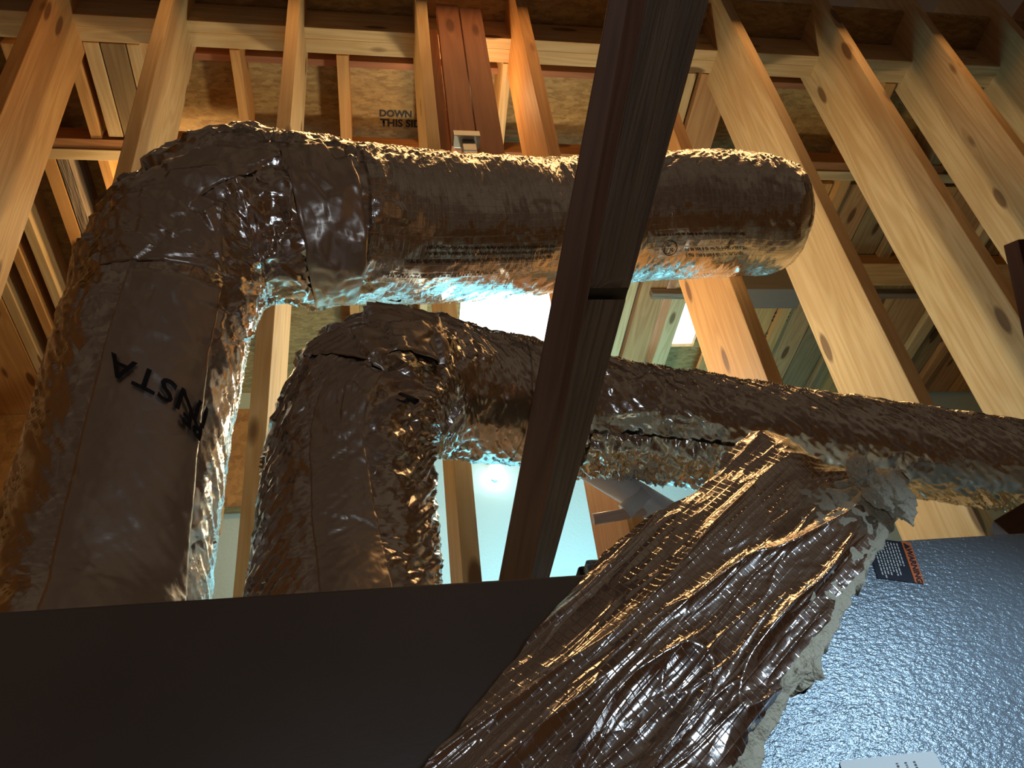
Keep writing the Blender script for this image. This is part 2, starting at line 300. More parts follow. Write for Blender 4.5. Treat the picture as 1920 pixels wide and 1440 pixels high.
# ------------------------------------------------------------------ ducts: swept tubes with real creases
class Tube:
    def __init__(s, pts, radii, step=.006, nseg=190, caps=False):
        P = [Vector(p) for p in pts]; P = [P[0] * 2 - P[1]] + P + [P[-1] * 2 - P[-2]]; Rr = [radii[0]] + list(radii) + [radii[-1]]
        C = []; RR = []
        for i in range(1, len(P) - 2):
            n = max(2, int((P[i + 1] - P[i]).length / step))
            for k in range(n):
                u = k / n; a, b, c, d = P[i - 1:i + 3]
                C.append(.5 * ((2 * b) + (c - a) * u + (2 * a - 5 * b + 4 * c - d) * u * u + (3 * b - a - 3 * c + d) * u ** 3))
                sm = u * u * (3 - 2 * u); RR.append(Rr[i] * (1 - sm) + Rr[i + 1] * sm)
        C.append(P[-2]); RR.append(Rr[-2])
        s.C = C; s.R = RR; s.n = nseg; s.L = [0.0]
        for a, b in zip(C, C[1:]): s.L.append(s.L[-1] + (b - a).length)
        s.E = []
        for i, c in enumerate(C):
            T = (C[min(i + 3, len(C) - 1)] - C[max(i - 3, 0)]).normalized()
            e = CAM - c; e = (e - T * e.dot(T)).normalized(); s.E.append((T, e, T.cross(e)))
        s.disp = lambda l, th, p: (0.0, 0.0)
        s.px = [proj(c) for c in C]
    def at(s, l):
        import bisect
        i = max(0, min(len(s.L) - 2, bisect.bisect_right(s.L, l) - 1)); u = (l - s.L[i]) / max(1e-9, s.L[i + 1] - s.L[i])
        return i, max(0, min(1, u))
    def surf(s, l, th, off=0.0, damp=1.0):
        i, u = s.at(l); c = s.C[i].lerp(s.C[i + 1], u); r = s.R[i] * (1 - u) + s.R[i + 1] * u
        e1 = s.E[i][1].lerp(s.E[i + 1][1], u); e2 = s.E[i][2].lerp(s.E[i + 1][2], u)
        d = e1 * math.cos(th) + e2 * math.sin(th)
        h, _ = s.disp(l, th, c + d * r)
        return c + d * (r + h * damp * min(1, r / .05) + off)
    def mesh(s, name, mat, parent, l0=0.0, l1=None, off=0.0):
        l1 = s.L[-1] if l1 is None else l1
        idx = [i for i, l in enumerate(s.L) if l0 <= l <= l1]; vs = []; cr = []; uvs = []
        for i in idx:
            c = s.C[i]; T, e1, e2 = s.E[i]; r = s.R[i]
            for k in range(s.n + 1):
                th = -math.pi + math.tau * k / s.n
                uvs.append((s.L[i], th * .17))
                if k == s.n: continue
                d = e1 * math.cos(th) + e2 * math.sin(th); p = c + d * r
                h, q = s.disp(s.L[i], th, p); vs.append(p + d * (h * min(1, r / .05) + off)); cr.append(q)
        fs = []; n = s.n
        for a in range(len(idx) - 1):
            for k in range(n): fs.append((a * n + k, a * n + (k + 1) % n, (a + 1) * n + (k + 1) % n, (a + 1) * n + k))
        me = bpy.data.meshes.new(name); me.from_pydata([tuple(v) for v in vs], [], fs)
        uvl = me.uv_layers.new(name='UVMap'); data = []
        for a in range(len(idx) - 1):
            for k in range(n):
                for (aa, kk) in ((a, k), (a, k + 1), (a + 1, k + 1), (a + 1, k)): data += uvs[aa * (n + 1) + kk]
        uvl.data.foreach_set('uv', data)
        at = me.attributes.new('crumple', 'FLOAT', 'POINT'); at.data.foreach_set('value', cr)
        bm = bmesh.new(); bm.from_mesh(me); bmesh.ops.recalc_face_normals(bm, faces=bm.faces); bm.to_mesh(me); bm.free()
        return link(name, me, mat, parent, True)
    def find(s, px, py):
        """(length, angle) of the surface point seen at a photo pixel"""
        best = (1e18, 0, 0)
        for i in range(0, len(s.C), 3):
            if (s.px[i][0] - px) ** 2 + (s.px[i][1] - py) ** 2 > 400 ** 2: continue
            for k in range(-40, 41):
                th = k / 40 * 1.5; T, e1, e2 = s.E[i]
                q = proj(s.C[i] + (e1 * math.cos(th) + e2 * math.sin(th)) * s.R[i]); d = (q[0] - px) ** 2 + (q[1] - py) ** 2
                if d < best[0]: best = (d, s.L[i], th)
        return best[1], best[2]
    def patch(s, name, mat, parent, quad, off=.003, nu=40, nv=40, cr=1.0, ragged=.004):
        """strip of tape pressed on the tube: quad = four photo points a b c d, taken onto the surface"""
        A, Bq, Cq, D = [s.find(*p) for p in quad]; vs = []; fs = []; uv = []
        sd = random.random() * 90
        for i in range(nu + 1):
            for j in range(nv + 1):
                u = i / nu; v = j / nv
                l = (A[0] * (1 - u) + Bq[0] * u) * (1 - v) + (D[0] * (1 - u) + Cq[0] * u) * v
                t = (A[1] * (1 - u) + Bq[1] * u) * (1 - v) + (D[1] * (1 - u) + Cq[1] * u) * v
                if i in (0, nu): l += ragged * noise.noise(Vector((v * 9, u * 5, sd)))
                if j in (0, nv): t += ragged * 6 * noise.noise(Vector((u * 9, v * 5, sd)))
                vs.append(tuple(s.surf(l, t, off + (.0016 if 0 < i < nu and 0 < j < nv else -.002), .75))); uv.append((l, t * .17))
        for i in range(nu):
            for j in range(nv): fs.append((i * (nv + 1) + j, (i + 1) * (nv + 1) + j, (i + 1) * (nv + 1) + j + 1, i * (nv + 1) + j + 1))
        me = bpy.data.meshes.new(name); me.from_pydata(vs, [], fs); ul = me.uv_layers.new(name='UVMap')
        ul.data.foreach_set('uv', [c for f in fs for k in f for c in uv[k]])
        at = me.attributes.new('crumple', 'FLOAT', 'POINT'); at.data.foreach_set('value', [cr] * len(vs))
        f0 = me.polygons[len(me.polygons) // 2]
        if f0.normal.dot(CAM - Vector(f0.center)) < 0: me.flip_normals()
        return link(name, me, mat, parent, True)
    def text(s, name, body, size, px, py, ang, mat, parent, spacing=1.0, bold=0.0, off=.013):
        me = textmesh(body, size, spacing, bold=bold)
        bm = bmesh.new(); bm.from_mesh(me)
        for _ in range(2):
            lg = [e for e in bm.edges if e.calc_length() > .012]
            if lg: bmesh.ops.subdivide_edges(bm, edges=lg, cuts=1)
        bmesh.ops.triangulate(bm, faces=bm.faces)
        l0, t0 = s.find(px, py); i, _ = s.at(l0); T, e1, e2 = s.E[i]; r = s.R[i]
        # screen right / up written in (T, e2)
        rt = c2w(Vector((math.cos(ang), math.sin(ang), 0))); up = c2w(Vector((-math.sin(ang), math.cos(ang), 0)))
        tv = -e1 * math.sin(t0) + e2 * math.cos(t0)
        for v in bm.verts:
            d = rt * v.co.x + up * v.co.y
            v.co = s.surf(l0 + d.dot(T), t0 + d.dot(tv) / r, off, .9)
        bm.to_mesh(me); bm.free(); return link(name, me, mat, parent)

# ------------------------------------------------------------------ room shell
def struct(name, o): o.name = name; o['kind'] = 'structure'; return o
struct('floor', box('floor', (-2.6, -2.2, -.1), (4.6, 3.75, 0), M['floor'], bev=0))
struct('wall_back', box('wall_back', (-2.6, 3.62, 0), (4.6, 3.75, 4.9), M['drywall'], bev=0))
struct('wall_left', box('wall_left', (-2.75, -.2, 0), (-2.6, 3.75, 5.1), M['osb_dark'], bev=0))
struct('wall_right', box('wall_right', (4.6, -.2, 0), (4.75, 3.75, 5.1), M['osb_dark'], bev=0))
# roof deck with an opening for the skylight
ZD = 4.86; SK = (.49, 2.06, 2.6, 3.27)
bm = bmesh.new()
for (x0, x1, y0, y1) in ((-2.6, SK[0], 1.12, 3.62), (SK[1], 4.6, 1.12, 3.62), (SK[0], SK[1], 1.12, SK[2]), (SK[0], SK[1], SK[3], 3.62)):
    vs = [bm.verts.new((x, y, z)) for x in (x0, x1) for y in (y0, y1) for z in (ZD, ZD + .03)]
    for f in ((0, 1, 3, 2), (4, 6, 7, 5), (0, 4, 5, 1), (2, 3, 7, 6), (0, 2, 6, 4), (1, 5, 7, 3)): bm.faces.new([vs[i] for i in f])
bmesh.ops.recalc_face_normals(bm, faces=bm.faces)
me = bpy.data.meshes.new('ceiling'); bm.to_mesh(me); bm.free(); o = link('ceiling', me, M['osb']); o['kind'] = 'structure'
o = box('window_1', (SK[0] - .03, SK[2] - .03, ZD + .04), (SK[1] + .03, SK[3] + .03, ZD + .06), M['pane']); o['kind'] = 'structure'
# ------------------------------------------------------------------ roof framing far side: timbers along Y under the deck
def far_rafter(x0, x1, y0, y1, mat, label, zb=4.66, h=None, group=None):
    xc = (x0 + x1) / 2; h = (ZD - zb) if h is None else h
    o = board('roof_rafter', (xc, y0, zb + h / 2), (xc, y1, zb + h / 2), (0, 0, 1), h - .001, x1 - x0, M[mat])
    return tag(o, label, 'rafter', group or 'roof rafters on the far slope')
far_rafter(-1.87, -1.82, 1.40, 3.6, 'pine', 'pale underside of narrow rafter beside the bright yellow board at left edge')
far_rafter(-1.745, -1.70, 1.40, 3.6, 'pine_warm', 'narrow reddish rafter, second from the bright yellow board at left edge')
far_rafter(-1.645, -1.60, 1.40, 3.6, 'pine', 'narrow pale rafter left of the wide orange knotty rafter side')
far_rafter(-1.46, -1.40, 1.40, 3.6, 'pine_warm', 'pale rafter with dark edge line left of the bluish strip, left of big duct elbow')
far_rafter(-1.395, -1.345, 1.86, 3.6, 'grey', 'bluish grey narrow timber strip against the orange rafter side, left of big duct elbow')
far_rafter(-1.225, -1.18, 1.40, 3.6, 'pine_warm', 'rafter behind the second stud from the left with orange lit side')
far_rafter(-1.15, -1.09, 1.38, 1.79, 'pine', 'short pale rafter in the upper left bay beside the dark panel')
far_rafter(-.985, -.935, 1.38, 1.79, 'pine', 'short pale rafter right of the dark panel in upper left bay')
far_rafter(-.585, -.545, 1.38, 3.3, 'pine_warm', 'slim rafter stub in the bay between second and third studs')
far_rafter(-.15, -.10, 1.38, 3.3, 'pine_warm', 'slim rafter between third and fourth studs, left of the stamped panel')
far_rafter(.235, .275, 1.38, 3.0, 'pine', 'pale slim rafter behind the reddish doubled boards, left of them')
far_rafter(.57, .61, 1.38, 2.6, 'pine', 'pale slim rafter right of the reddish doubled boards')
far_rafter(1.36, 1.415, 1.38, 3.6, 'pine', 'outer pale ply of the rafter bundle right of the dark brace')
far_rafter(1.42, 1.475, 1.38, 3.6, 'pine', 'inner pale ply of the rafter bundle right of the dark brace')
far_rafter(1.50, 1.655, 1.38, 3.6, 'plank', 'wide brown timber right of the pale rafter bundle beside the white slit')
far_rafter(1.71, 1.80, 2.2, 3.6, 'pine', 'bright pale rafter between the two white slits of the skylight')
far_rafter(2.44, 2.50, 1.38, 3.6, 'pine_warm', 'rafter behind stamped board above the lower duct at right')
far_rafter(2.90, 2.97, 1.38, 3.6, 'stain', 'dark stained rafter seen between the second and third right-hand studs')
far_rafter(3.47, 3.55, 1.38, 3.6, 'pine', 'very pale rafter among brown planks between third and fourth right-hand studs')
far_rafter(3.73, 3.79, 1.38, 3.6, 'plank', 'rafter right of the very pale one among brown planks at far right')
# wide flat boards under the deck
def plank(x0, x1, y0, y1, mat, label, z=4.70, t=.03):
    xc = (x0 + x1) / 2
    o = board('roof_plank', (xc, y0, z + t / 2), (xc, y1, z + t / 2), (1, 0, 0), x1 - x0, t, M[mat])
    return tag(o, label, 'plank', 'planks under the roof deck')
plank(-2.35, -1.875, 1.4, 3.6, 'pine_warm', 'wide bright yellow board at the left edge beside the big duct', 4.66)
plank(-1.085, -.99, 1.38, 1.79, 'stain', 'dark grey-brown panel in the upper left bay', 4.66)
plank(2.06, 2.43, 1.95, 3.6, 'pine_warm', 'tan board with black grade stamps above the lower duct, right side')
plank(2.52, 2.70, 1.95, 3.6, 'plank', 'orange brown plank right of the stamped tan board')
plank(2.71, 2.89, 1.95, 3.6, 'stain', 'mottled grey brown plank right of the orange brown plank')
plank(2.985, 3.20, 1.95, 3.6, 'pine_warm', 'tan plank right of the dark stained rafter')
plank(3.21, 3.46, 1.95, 3.6, 'plank', 'reddish plank left of the very pale rafter')
plank(3.56, 3.72, 1.95, 3.6, 'stain', 'olive stained plank right of the very pale rafter')
plank(3.80, 4.05, 1.95, 3.6, 'plank', 'rusty plank seen beside the knotty right-hand stud')
plank(4.06, 4.35, 1.95, 3.6, 'pine_warm', 'tan plank furthest right above the lower duct')
# members along X
def purlin(y0, y1, x0, x1, zb, h, mat, label, cat='beam'):
    yc = (y0 + y1) / 2
    o = board('cross_beam', (x0, yc, zb + h / 2), (x1, yc, zb + h / 2), (0, 0, 1), h, y1 - y0, M[mat]); return tag(o, label, cat, 'cross beams of the roof')
purlin(1.265, 1.31, -2.5, 4.4, 4.645, .19, 'pine', 'front ply of the topmost cross beam along the top of the photo')
purlin(1.313, 1.372, -2.5, 4.4, 4.652, .19, 'pine', 'rear ply of the topmost cross beam along the top of the photo')
purlin(1.455, 1.485, -.92, 4.4, 4.79, .068, 'red', 'thin dark cross batten between the two pale cross beams')
purlin(1.80, 1.845, -2.5, 4.4, 4.655, .10, 'fir', 'front ply of the cross beam just above the big duct')
purlin(1.848, 1.90, -2.5, 4.4, 4.648, .10, 'pine', 'rear ply of the cross beam just above the big duct')
purlin(2.40, 2.56, 2.45, 4.4, 4.60, .09, 'pine_warm', 'cross beam seen between the first and second right-hand studs')
purlin(2.62, 2.66, 1.55, 3.3, 4.60, .05, 'grey', 'thin grey rail behind the first right-hand studs level with the metal box')
# brown panel standing in for the duct's shade on the wall head
o = box('shade_panel', (-2.5, 3.55, 3.93), (.30, 3.615, 4.655), M['osb_dark']); tag(o, 'brown panel standing in for shade at the head of the far wall, seen between the two ducts', 'panel')
o = board('blocking', (-.80, 2.75, 3.62), (-.80, 3.25, 3.62), (0, 0, 1), .16, .07, M['pine_warm']); t = empty('hanging_block', o.location.copy(), 'wooden block end hanging beside the big duct above the grey wall', 'block')
mw = o.matrix_basis.copy(); o.parent = t; o.matrix_basis = t.matrix_world.inverted() @ mw; o.name = 'block_end'
board('hanger_post', (-.80, 2.80, 3.55), (-.80, 2.80, 4.858), (0, 1, 0), .09, .04, M['pine_warm'], t)
# stamps on the deck
def decktext(body, size, px, py, z, rot, parent, name='stamp', bold=.0):
    me = textmesh(body, size, bold=bold); p = onp(px, py, (0, 0, z - .002), (0, 0, 1))
    mt = Matrix.Translation(p) @ Matrix.Rotation(rot, 4, 'Z') @ Matrix.Rotation(math.pi, 4, 'X')
    me.transform(mt); return link(name, me, M['ink'], parent)
t = empty('deck_stamp', onp(740, 225, (0, 0, ZD - .002), (0, 0, 1)), 'black stamped lettering, upside down, on the sheathing between third and fourth studs', 'stamp')
decktext('THIS SIDE', .052, 757, 232, ZD, 0.0, t, 'lettering', .002); decktext('DOWN', .046, 742, 214, ZD, 0.0, t, 'lettering', .002)
t = empty('deck_stamp', onp(745, 571, (0, 0, ZD - .002), (0, 0, 1)), 'black stamped lettering peeking between the two ducts', 'stamp')
decktext('THIS', .07, 745, 571, ZD, 0.0, t, 'lettering', .002)

t = empty('grade_stamp', onp(1455, 605, (0, 0, 4.698), (0, 0, 1)), 'small black grade stamps printed on the tan board above the lower duct', 'stamp')
for (px, py, nn) in ((1466, 592, 7), (1449, 630, 6), (1486, 556, 5)):
    c = onp(px, py, (0, 0, 4.698), (0, 0, 1)); vs = []; fs = []
    for r_ in range(3):
        for k in range(nn):
            if random.random() < .25: continue
            x = c.x + (k - nn / 2) * .016; y = c.y + (r_ - 1) * .030; s0 = len(vs)
            for (dx, dy) in ((0, 0), (.011, 0), (.011, .016), (0, .016)): vs.append((x + dx, y + dy, 4.698))
            fs.append((s0, s0 + 1, s0 + 2, s0 + 3))
    me = bpy.data.meshes.new('stamp_mark'); me.from_pydata(vs, [], fs); o = link('stamp_mark', me, M['ink']); o.parent = t; o.location = -t.location

# ------------------------------------------------------------------ near studs: one leaning row in front of the far roof
DR = Vector((0, -.17366, .98481)); NR = Vector((0, .98481, .17366)); P0 = W(900, 200, 2.75)
def near(x, z): return Vector((x, P0.y - (z - P0.z) * .17634, z))
def stud(x0, x1, mat, label, z0=0.0, z1=5.25, w=.31, name='timber_stud', off=0.0):
    xc = (x0 + x1) / 2; a = near(xc, z0) + NR * (w / 2 + off); b = near(xc, z1) + NR * (w / 2 + off)
    if z0 == 0.0: a += DR * .03
    o = board(name, a, b, NR, w, x1 - x0, M[mat], warp=.006)
    return tag(o, label, 'stud', 'leaning row of wide studs')
stud(-1.70, -1.655, 'fir', 'brown stud in the dark upper left corner, leftmost of the row')
stud(-1.20, -1.15, 'pine_warm', 'wide brown stud crossing the left edge of the photo')
stud(-.775, -.730, 'pine', 'stud with pale inner face rising from the big duct elbow, second from left edge')
stud(-.318, -.273, 'pine', 'narrow looking stud seen nearly edge on behind the big duct, pale right side')
stud(.178, .222, 'pine', 'stud rising from behind lower duct, left neighbour of the reddish doubled boards')
stud(.59, .635, 'pine_warm', 'orange tan stud right of the reddish doubled boards, left of the dark brace')
stud(1.09, 1.135, 'pine_warm', 'tan stud directly right of the dark brace, passing behind the end of the big duct')
stud(1.535, 1.58, 'pine', 'pale wide stud just right of the rounded end of the big duct')
stud(2.035, 2.08, 'pine', 'pale wide stud with large dark knots, second right of the big duct end')
stud(2.515, 2.56, 'pine', 'knotty wide stud, third right of the big duct end')
stud(2.99, 3.035, 'pine', 'wide stud in the upper right corner, fourth right of the big duct end')
stud(3.47, 3.515, 'fir', 'stud at the extreme top right corner, mostly cut off')
o = stud(.226, .266, 'fir', 'short brown board nailed against the right side of the fourth stud', 3.72, 4.5, .12, 'nailer_board', .06); o['category'] = 'board'
# reddish doubled boards with a hanger
t = empty('doubled_board', near(.36, 3.8), 'pair of reddish brown boards hanging side by side above the big duct', 'board')
board('board_ply', near(.305, 3.72) + NR * .03, near(.305, 4.60) + NR * .03, (1, 0, 0), .088, .04, M['red'], t)
board('board_ply', near(.398, 3.66) + NR * .03, near(.398, 4.58) + NR * .03, (1, 0, 0), .088, .04, M['red'], t)
t = empty('strap_hanger', near(.31, 3.70), 'small grey metal bracket under the left reddish board above the big duct', 'bracket')
box('plate', near(.31, 3.725) + Vector((-.045, -.035, -.018)), near(.31, 3.725) + Vector((.045, .012, .018)), M['box'], t)
box('clip', near(.315, 3.67) + Vector((-.022, -.03, -.035)), near(.315, 3.67) + Vector((.022, .012, .034)), M['box'], t)

# ------------------------------------------------------------------ dark diagonal brace in front
t = empty('diagonal_brace', W(985, 1085, 1.65), 'dark spliced timber brace slanting across the middle of the photo in front of both ducts', 'brace')
def slab(name, A, Bp, mat, w_dir, parent, n=2):
    """prism between two image-true quads A and Bp (lists of 4 world points)"""
    bm = bmesh.new(); org = sum(A, Vector()) / 4; x = (sum(Bp, Vector()) / 4 - org).normalized()
    y = Vector(w_dir); y = (y - x * y.dot(x)).normalized(); z = x.cross(y); mw = Matrix((x, y, z)).transposed().to_4x4(); mw.translation = org; inv = mw.inverted()
    a = [bm.verts.new(inv @ p) for p in A]; b = [bm.verts.new(inv @ p) for p in Bp]
    for k in range(4): bm.faces.new((a[k], a[(k + 1) % 4], b[(k + 1) % 4], b[k]))
    bm.faces.new(a[::-1]); bm.faces.new(b); bmesh.ops.recalc_face_normals(bm, faces=bm.faces)
    bmesh.ops.bevel(bm, geom=list(bm.edges), offset=.0025, segments=2, affect='EDGES', profile=.6)
    me = bpy.data.meshes.new(name); bm.to_mesh(me); bm.free()
    o = bpy.data.objects.new(name, me); COL.objects.link(o); me.materials.append(mat); o.parent = parent; o.matrix_basis = parent.matrix_world.inverted() @ mw; return o
def lerpW(a, b, s): return a.lerp(b, s)
# lines of the brace in space: left edge, ridge between the two faces, right edge
Lt, Lb = W(1165, -130, 1.02), W(925, 1140, 1.72)
Mt, Mb = W(1240, -130, .99), W(985, 1140, 1.70)
Rt, Rb = W(1361, -130, 1.05), W(1012, 1140, 1.78)
def s_at(T, Bm, y):
    lo, hi = -.2, 1.2  # search along the timber
    for _ in range(40):
        mid = (lo + hi) / 2
        if proj(T.lerp(Bm, mid))[1] < y: lo = mid
        else: hi = mid
    return lo
def quad(y, Lk, back):
    l = Lk[0].lerp(Lk[1], s_at(*Lk, y)); return l
def sec(y, E1, E2, depth):
    ss = lambda E: -.55 if y < -100 else (1.14 if y > 1100 else s_at(*E, y))
    p = E1[0].lerp(E1[1], ss(E1)); q = E2[0].lerp(E2[1], ss(E2)); mid = (p + q) / 2
    bk = nz((.19, .86, .48)) * depth; return [p, q, q + bk, p + bk]
LE = (Lt, Lb); ME = (Mt, Mb); REu = (W(1361, -130, 1.05), W(1010, 1180, 1.78)); REl = (W(1329, 0, 1.13), W(1030, 1085, 1.745)); REl = (REl[0].lerp(REl[1], -.16), REl[0].lerp(REl[1], 1.03))
slab('left_ply', sec(-120, LE, ME, .05), sec(1130, LE, ME, .05), M['brace'], (1, 0, 0), t)
off = ray(1150, 400).normalized() * .002
slab('upper_right_ply', [p + off for p in sec(-120, ME, REl, .06)], [p + off for p in sec(522, ME, REl, .06)], M['grey'], (1, 0, 0), t)
slab('lower_right_ply', [p + off * 6 for p in sec(562, ME, REl, .06)], [p + off * 6 for p in sec(1130, ME, REl, .06)], M['grey'], (1, 0, 0), t)
slab('notch_shade', [p + off * 16 for p in sec(500, ME, REl, .04)], [p + off * 16 for p in sec(590, ME, REl, .04)], M['black'], (1, 0, 0), t)  # black filler standing in for the shade inside the notch

# ------------------------------------------------------------------ big duct
def duct_disp(crz, streak, fine=1.0):
    def f(l, th, p):
        c = crz(l)
        h = .006 * noise.noise(p * 5) * (1 + c)
        q = Vector((l * 13, th * 2.1, 3))
        r1 = ridged(p * 11 + Vector((0, 0, 5))); r2 = ridged(p * 24 + Vector((4, 9, 5)))
        h += c * (.006 * r1 * r1 + .45 * facet(p, 13) + .35 * facet(p, 30, 5.0))
        # pleats across the wrap, slanting near the silhouettes
        sk = Vector((l * 42 + th * streak, th * 1.7, 7)); e = min(1, max(0, abs(th) - .55) * 1.6)
        h += fine * (.0012 + .0034 * e) * (ridged(sk) ** 2)
        h += fine * .0009 * ridged(Vector((l * 110, th * 5, 1)))
        return h, .35 + .9 * c + .25 * e
    return f
big = empty('insulated_duct', (-.485, 1.27, 1.9), 'large foil wrapped duct rising at left, bending right and ending rounded behind the dark brace', 'duct')
pp = [Vector((-.4815, 1.262, 1.905)), W(190, 1110, 1.33), W(248, 830, 1.46), W(300, 610, 1.56), W(352, 480, 1.62), W(440, 412, 1.67), W(600, 412, 1.73), W(760, 425, 1.84), W(900, 428, 1.96),
      W(1030, 424, 2.08), W(1150, 415, 2.2), W(1270, 405, 2.24), W(1370, 402, 2.28), W(1425, 404, 2.30), W(1462, 404, 2.32), W(1486, 405, 2.33), W(1497, 406, 2.335), W(1499, 406, 2.335)]
rr = [.178, .178, .176, .176, .178, .180, .180, .180, .180, .178, .178, .178, .180, .177, .155, .11, .045, .004]
T1 = Tube(pp, rr, .0055, 200)
Lel = T1.find(400, 430)[0]; Lj = T1.find(620, 420)[0]
def cr1(l): return math.exp(-((l - Lel - .05) / .20) ** 2) * .95 + .55 * math.exp(-((l - Lj) / .10) ** 2) + .12
T1.disp = duct_disp(cr1, 9.0)
Ls = T1.find(700, 420)[0]
T1.mesh('elbow_wrap', M['foil'], big, 0, Ls)
o = T1.mesh('straight_wrap', M['foil_str'], big, Ls - .01)
T1.patch('foil_tape', M['tape'], big, [(215, 395), (520, 290), (480, 325), (330, 450)], .006, 50, 30)
T1.patch('foil_tape', M['tape'], big, [(520, 275), (640, 275), (665, 560), (590, 570)], .005, 30, 60)
T1.patch('foil_tape', M['tape'], big, [(240, 500), (410, 545), (335, 1190), (60, 1200)], .004, 50, 90)
T1.patch('foil_tape', M['tape'], big, [(205, 420), (420, 385), (420, 520), (190, 500)], .0035, 50, 50)
T1.text('marking', 'INSTA', .072, 300, 738, math.radians(158), M['ink'], big, 1.05, .001)
T1.text('marking', 'RF', .055, 352, 797, math.radians(150), M['ink'], big, 1.0, .003)
T1.text('marking', 'R', .022, 1257, 463, 0, M['ink'], big, 1.0, .0004)
# printed ring round the R and lines of small print
def ring_print(tube, px, py, r, parent):
    l0, t0 = tube.find(px, py); i, _ = tube.at(l0); rad = tube.R[i]; vs = []; fs = []; n = 40
    for k in range(n):
        a = k / n * math.tau
        for q in (r, r - .0025): vs.append(tuple(tube.surf(l0 + q * math.cos(a), t0 + q * math.sin(a) / rad, .005, .9)))
    for k in range(n): j = (k + 1) % n; fs.append((2 * k, 2 * j, 2 * j + 1, 2 * k + 1))
    me = bpy.data.meshes.new('printed_ring'); me.from_pydata(vs, [], fs); link('printed_ring', me, M['ink'], parent)
ring_print(T1, 1257, 463, .022, big)
def small_print(tube, parent, rows, mat):
    vs = []; fs = []
    for (xa, ya, xb, yb) in rows:
        A = tube.find(xa, ya); Bq = tube.find(xb, yb); n = int(abs(Bq[0] - A[0]) / .004); k = 0
        while k < n:
            wl = random.randint(1, 4)
            for g in range(wl):
                if k + g >= n: break
                u0 = (k + g + .1) / n; u1 = (k + g + .8) / n; th = lambda u: A[1] + (Bq[1] - A[1]) * u; ll = lambda u: A[0] + (Bq[0] - A[0]) * u
                hh = .0035 * random.uniform(.6, 1) / .18; s0 = len(vs)
                for (u, d) in ((u0, -hh), (u1, -hh), (u1, hh), (u0, hh)): vs.append(tuple(tube.surf(ll(u), th(u) + d, .0035, .95)))
                fs.append((s0, s0 + 1, s0 + 2, s0 + 3))
            k += wl + 1
    me = bpy.data.meshes.new('small_print'); me.from_pydata(vs, [], fs); o = link('small_print', me, mat, parent); o['kind'] = 'stuff'
INKF = plain('faded_ink', (.10, .06, .04), .5, .4)
small_print(T1, big, [(800, 462, 1035, 458), (800, 474, 1035, 470), (760, 488, 1035, 482), (720, 512, 930, 510), (1225, 440, 1400, 438), (1285, 466, 1400, 462), (1285, 478, 1390, 474)], INKF)

# ------------------------------------------------------------------ second duct
mid = empty('insulated_duct', (-.06, 1.22, 1.9), 'smaller foil wrapped duct rising in the middle and running right below the big duct', 'duct')
pp = [Vector((-.0635, 1.231, 1.905)), W(650, 1090, 1.36), W(656, 940, 1.44), W(668, 810, 1.50), W(712, 735, 1.57), W(790, 722, 1.66), W(900, 742, 1.74), W(1020, 758, 1.79), W(1150, 774, 1.82),
      W(1290, 790, 1.84), W(1400, 803, 1.85), W(1650, 838, 1.89), W(1920, 876, 1.92), W(2160, 905, 1.97)]
rr = [.166, .163, .156, .152, .152, .152, .146, .136, .122, .118, .112, .108, .106, .106]
T2 = Tube(pp, rr, .0055, 180)
Le2 = T2.find(760, 700)[0]
Lc2 = T2.find(1230, 800)[0]
def cr2(l): return math.exp(-((l - Le2 - .04) / .16) ** 2) * .95 + .35 * math.exp(-((l - Lc2) / .2) ** 2) + .14
T2.disp = duct_disp(cr2, -7.0, 2.0)
Lk = T2.find(1000, 756)[0]
T2.mesh('elbow_wrap', M['foil'], mid, 0, Lk)
T2.mesh('straight_wrap', M['foil'], mid, Lk - .01)
T2.patch('foil_tape', M['tape'], mid, [(628, 690), (728, 690), (738, 1150), (605, 1160)], .005, 40, 90)
T2.patch('foil_tape', M['tape'], mid, [(560, 655), (700, 600), (720, 700), (560, 690)], .005, 40, 40)
T2.patch('foil_tape', M['tape'], mid, [(690, 592), (820, 605), (835, 690), (700, 680)], .006, 40, 40)
# crumpled skirt of foil hanging under the straight run
def skirt():
    vs = []; fs = []; uv = []; n, mq = 150, 40
    l0 = T2.find(1105, 835)[0]; l1 = T2.find(1345, 870)[0] + .12
    for i in range(n + 1):
        for j in range(mq + 1):
            u = i / n; v = j / mq; l = l0 + (l1 - l0) * u; th = 0.35 + v * 1.5
            # angle sign so that the skirt is on the lower side
            p = T2.surf(l, SG * th, .004)
            c = ridged(Vector((u * 9, v * 3, 2))); c2 = ridged(Vector((u * 19, v * 6, 6)))
            p += (p - T2.C[T2.at(l)[0]]).normalized() * (.003 + .016 * c * c * v + .006 * c2 + .012 * v)
            vs.append(tuple(p)); uv.append((u * .4, v * .16))
    for i in range(n):
        for j in range(mq): fs.append((i * (mq + 1) + j, (i + 1) * (mq + 1) + j, (i + 1) * (mq + 1) + j + 1, i * (mq + 1) + j + 1))
    me = bpy.data.meshes.new('loose_foil'); me.from_pydata(vs, [], fs); ul = me.uv_layers.new(name='UVMap')
    ul.data.foreach_set('uv', [c for f in fs for k in f for c in uv[k]])
    at = me.attributes.new('crumple', 'FLOAT', 'POINT'); at.data.foreach_set('value', [.75] * len(vs)); link('loose_foil', me, M['foil'], mid, True)
i = T2.at(Lc2)[0]; SG = 1 if proj(T2.C[i] + T2.E[i][2] * .1)[1] > proj(T2.C[i])[1] else -1
skirt()
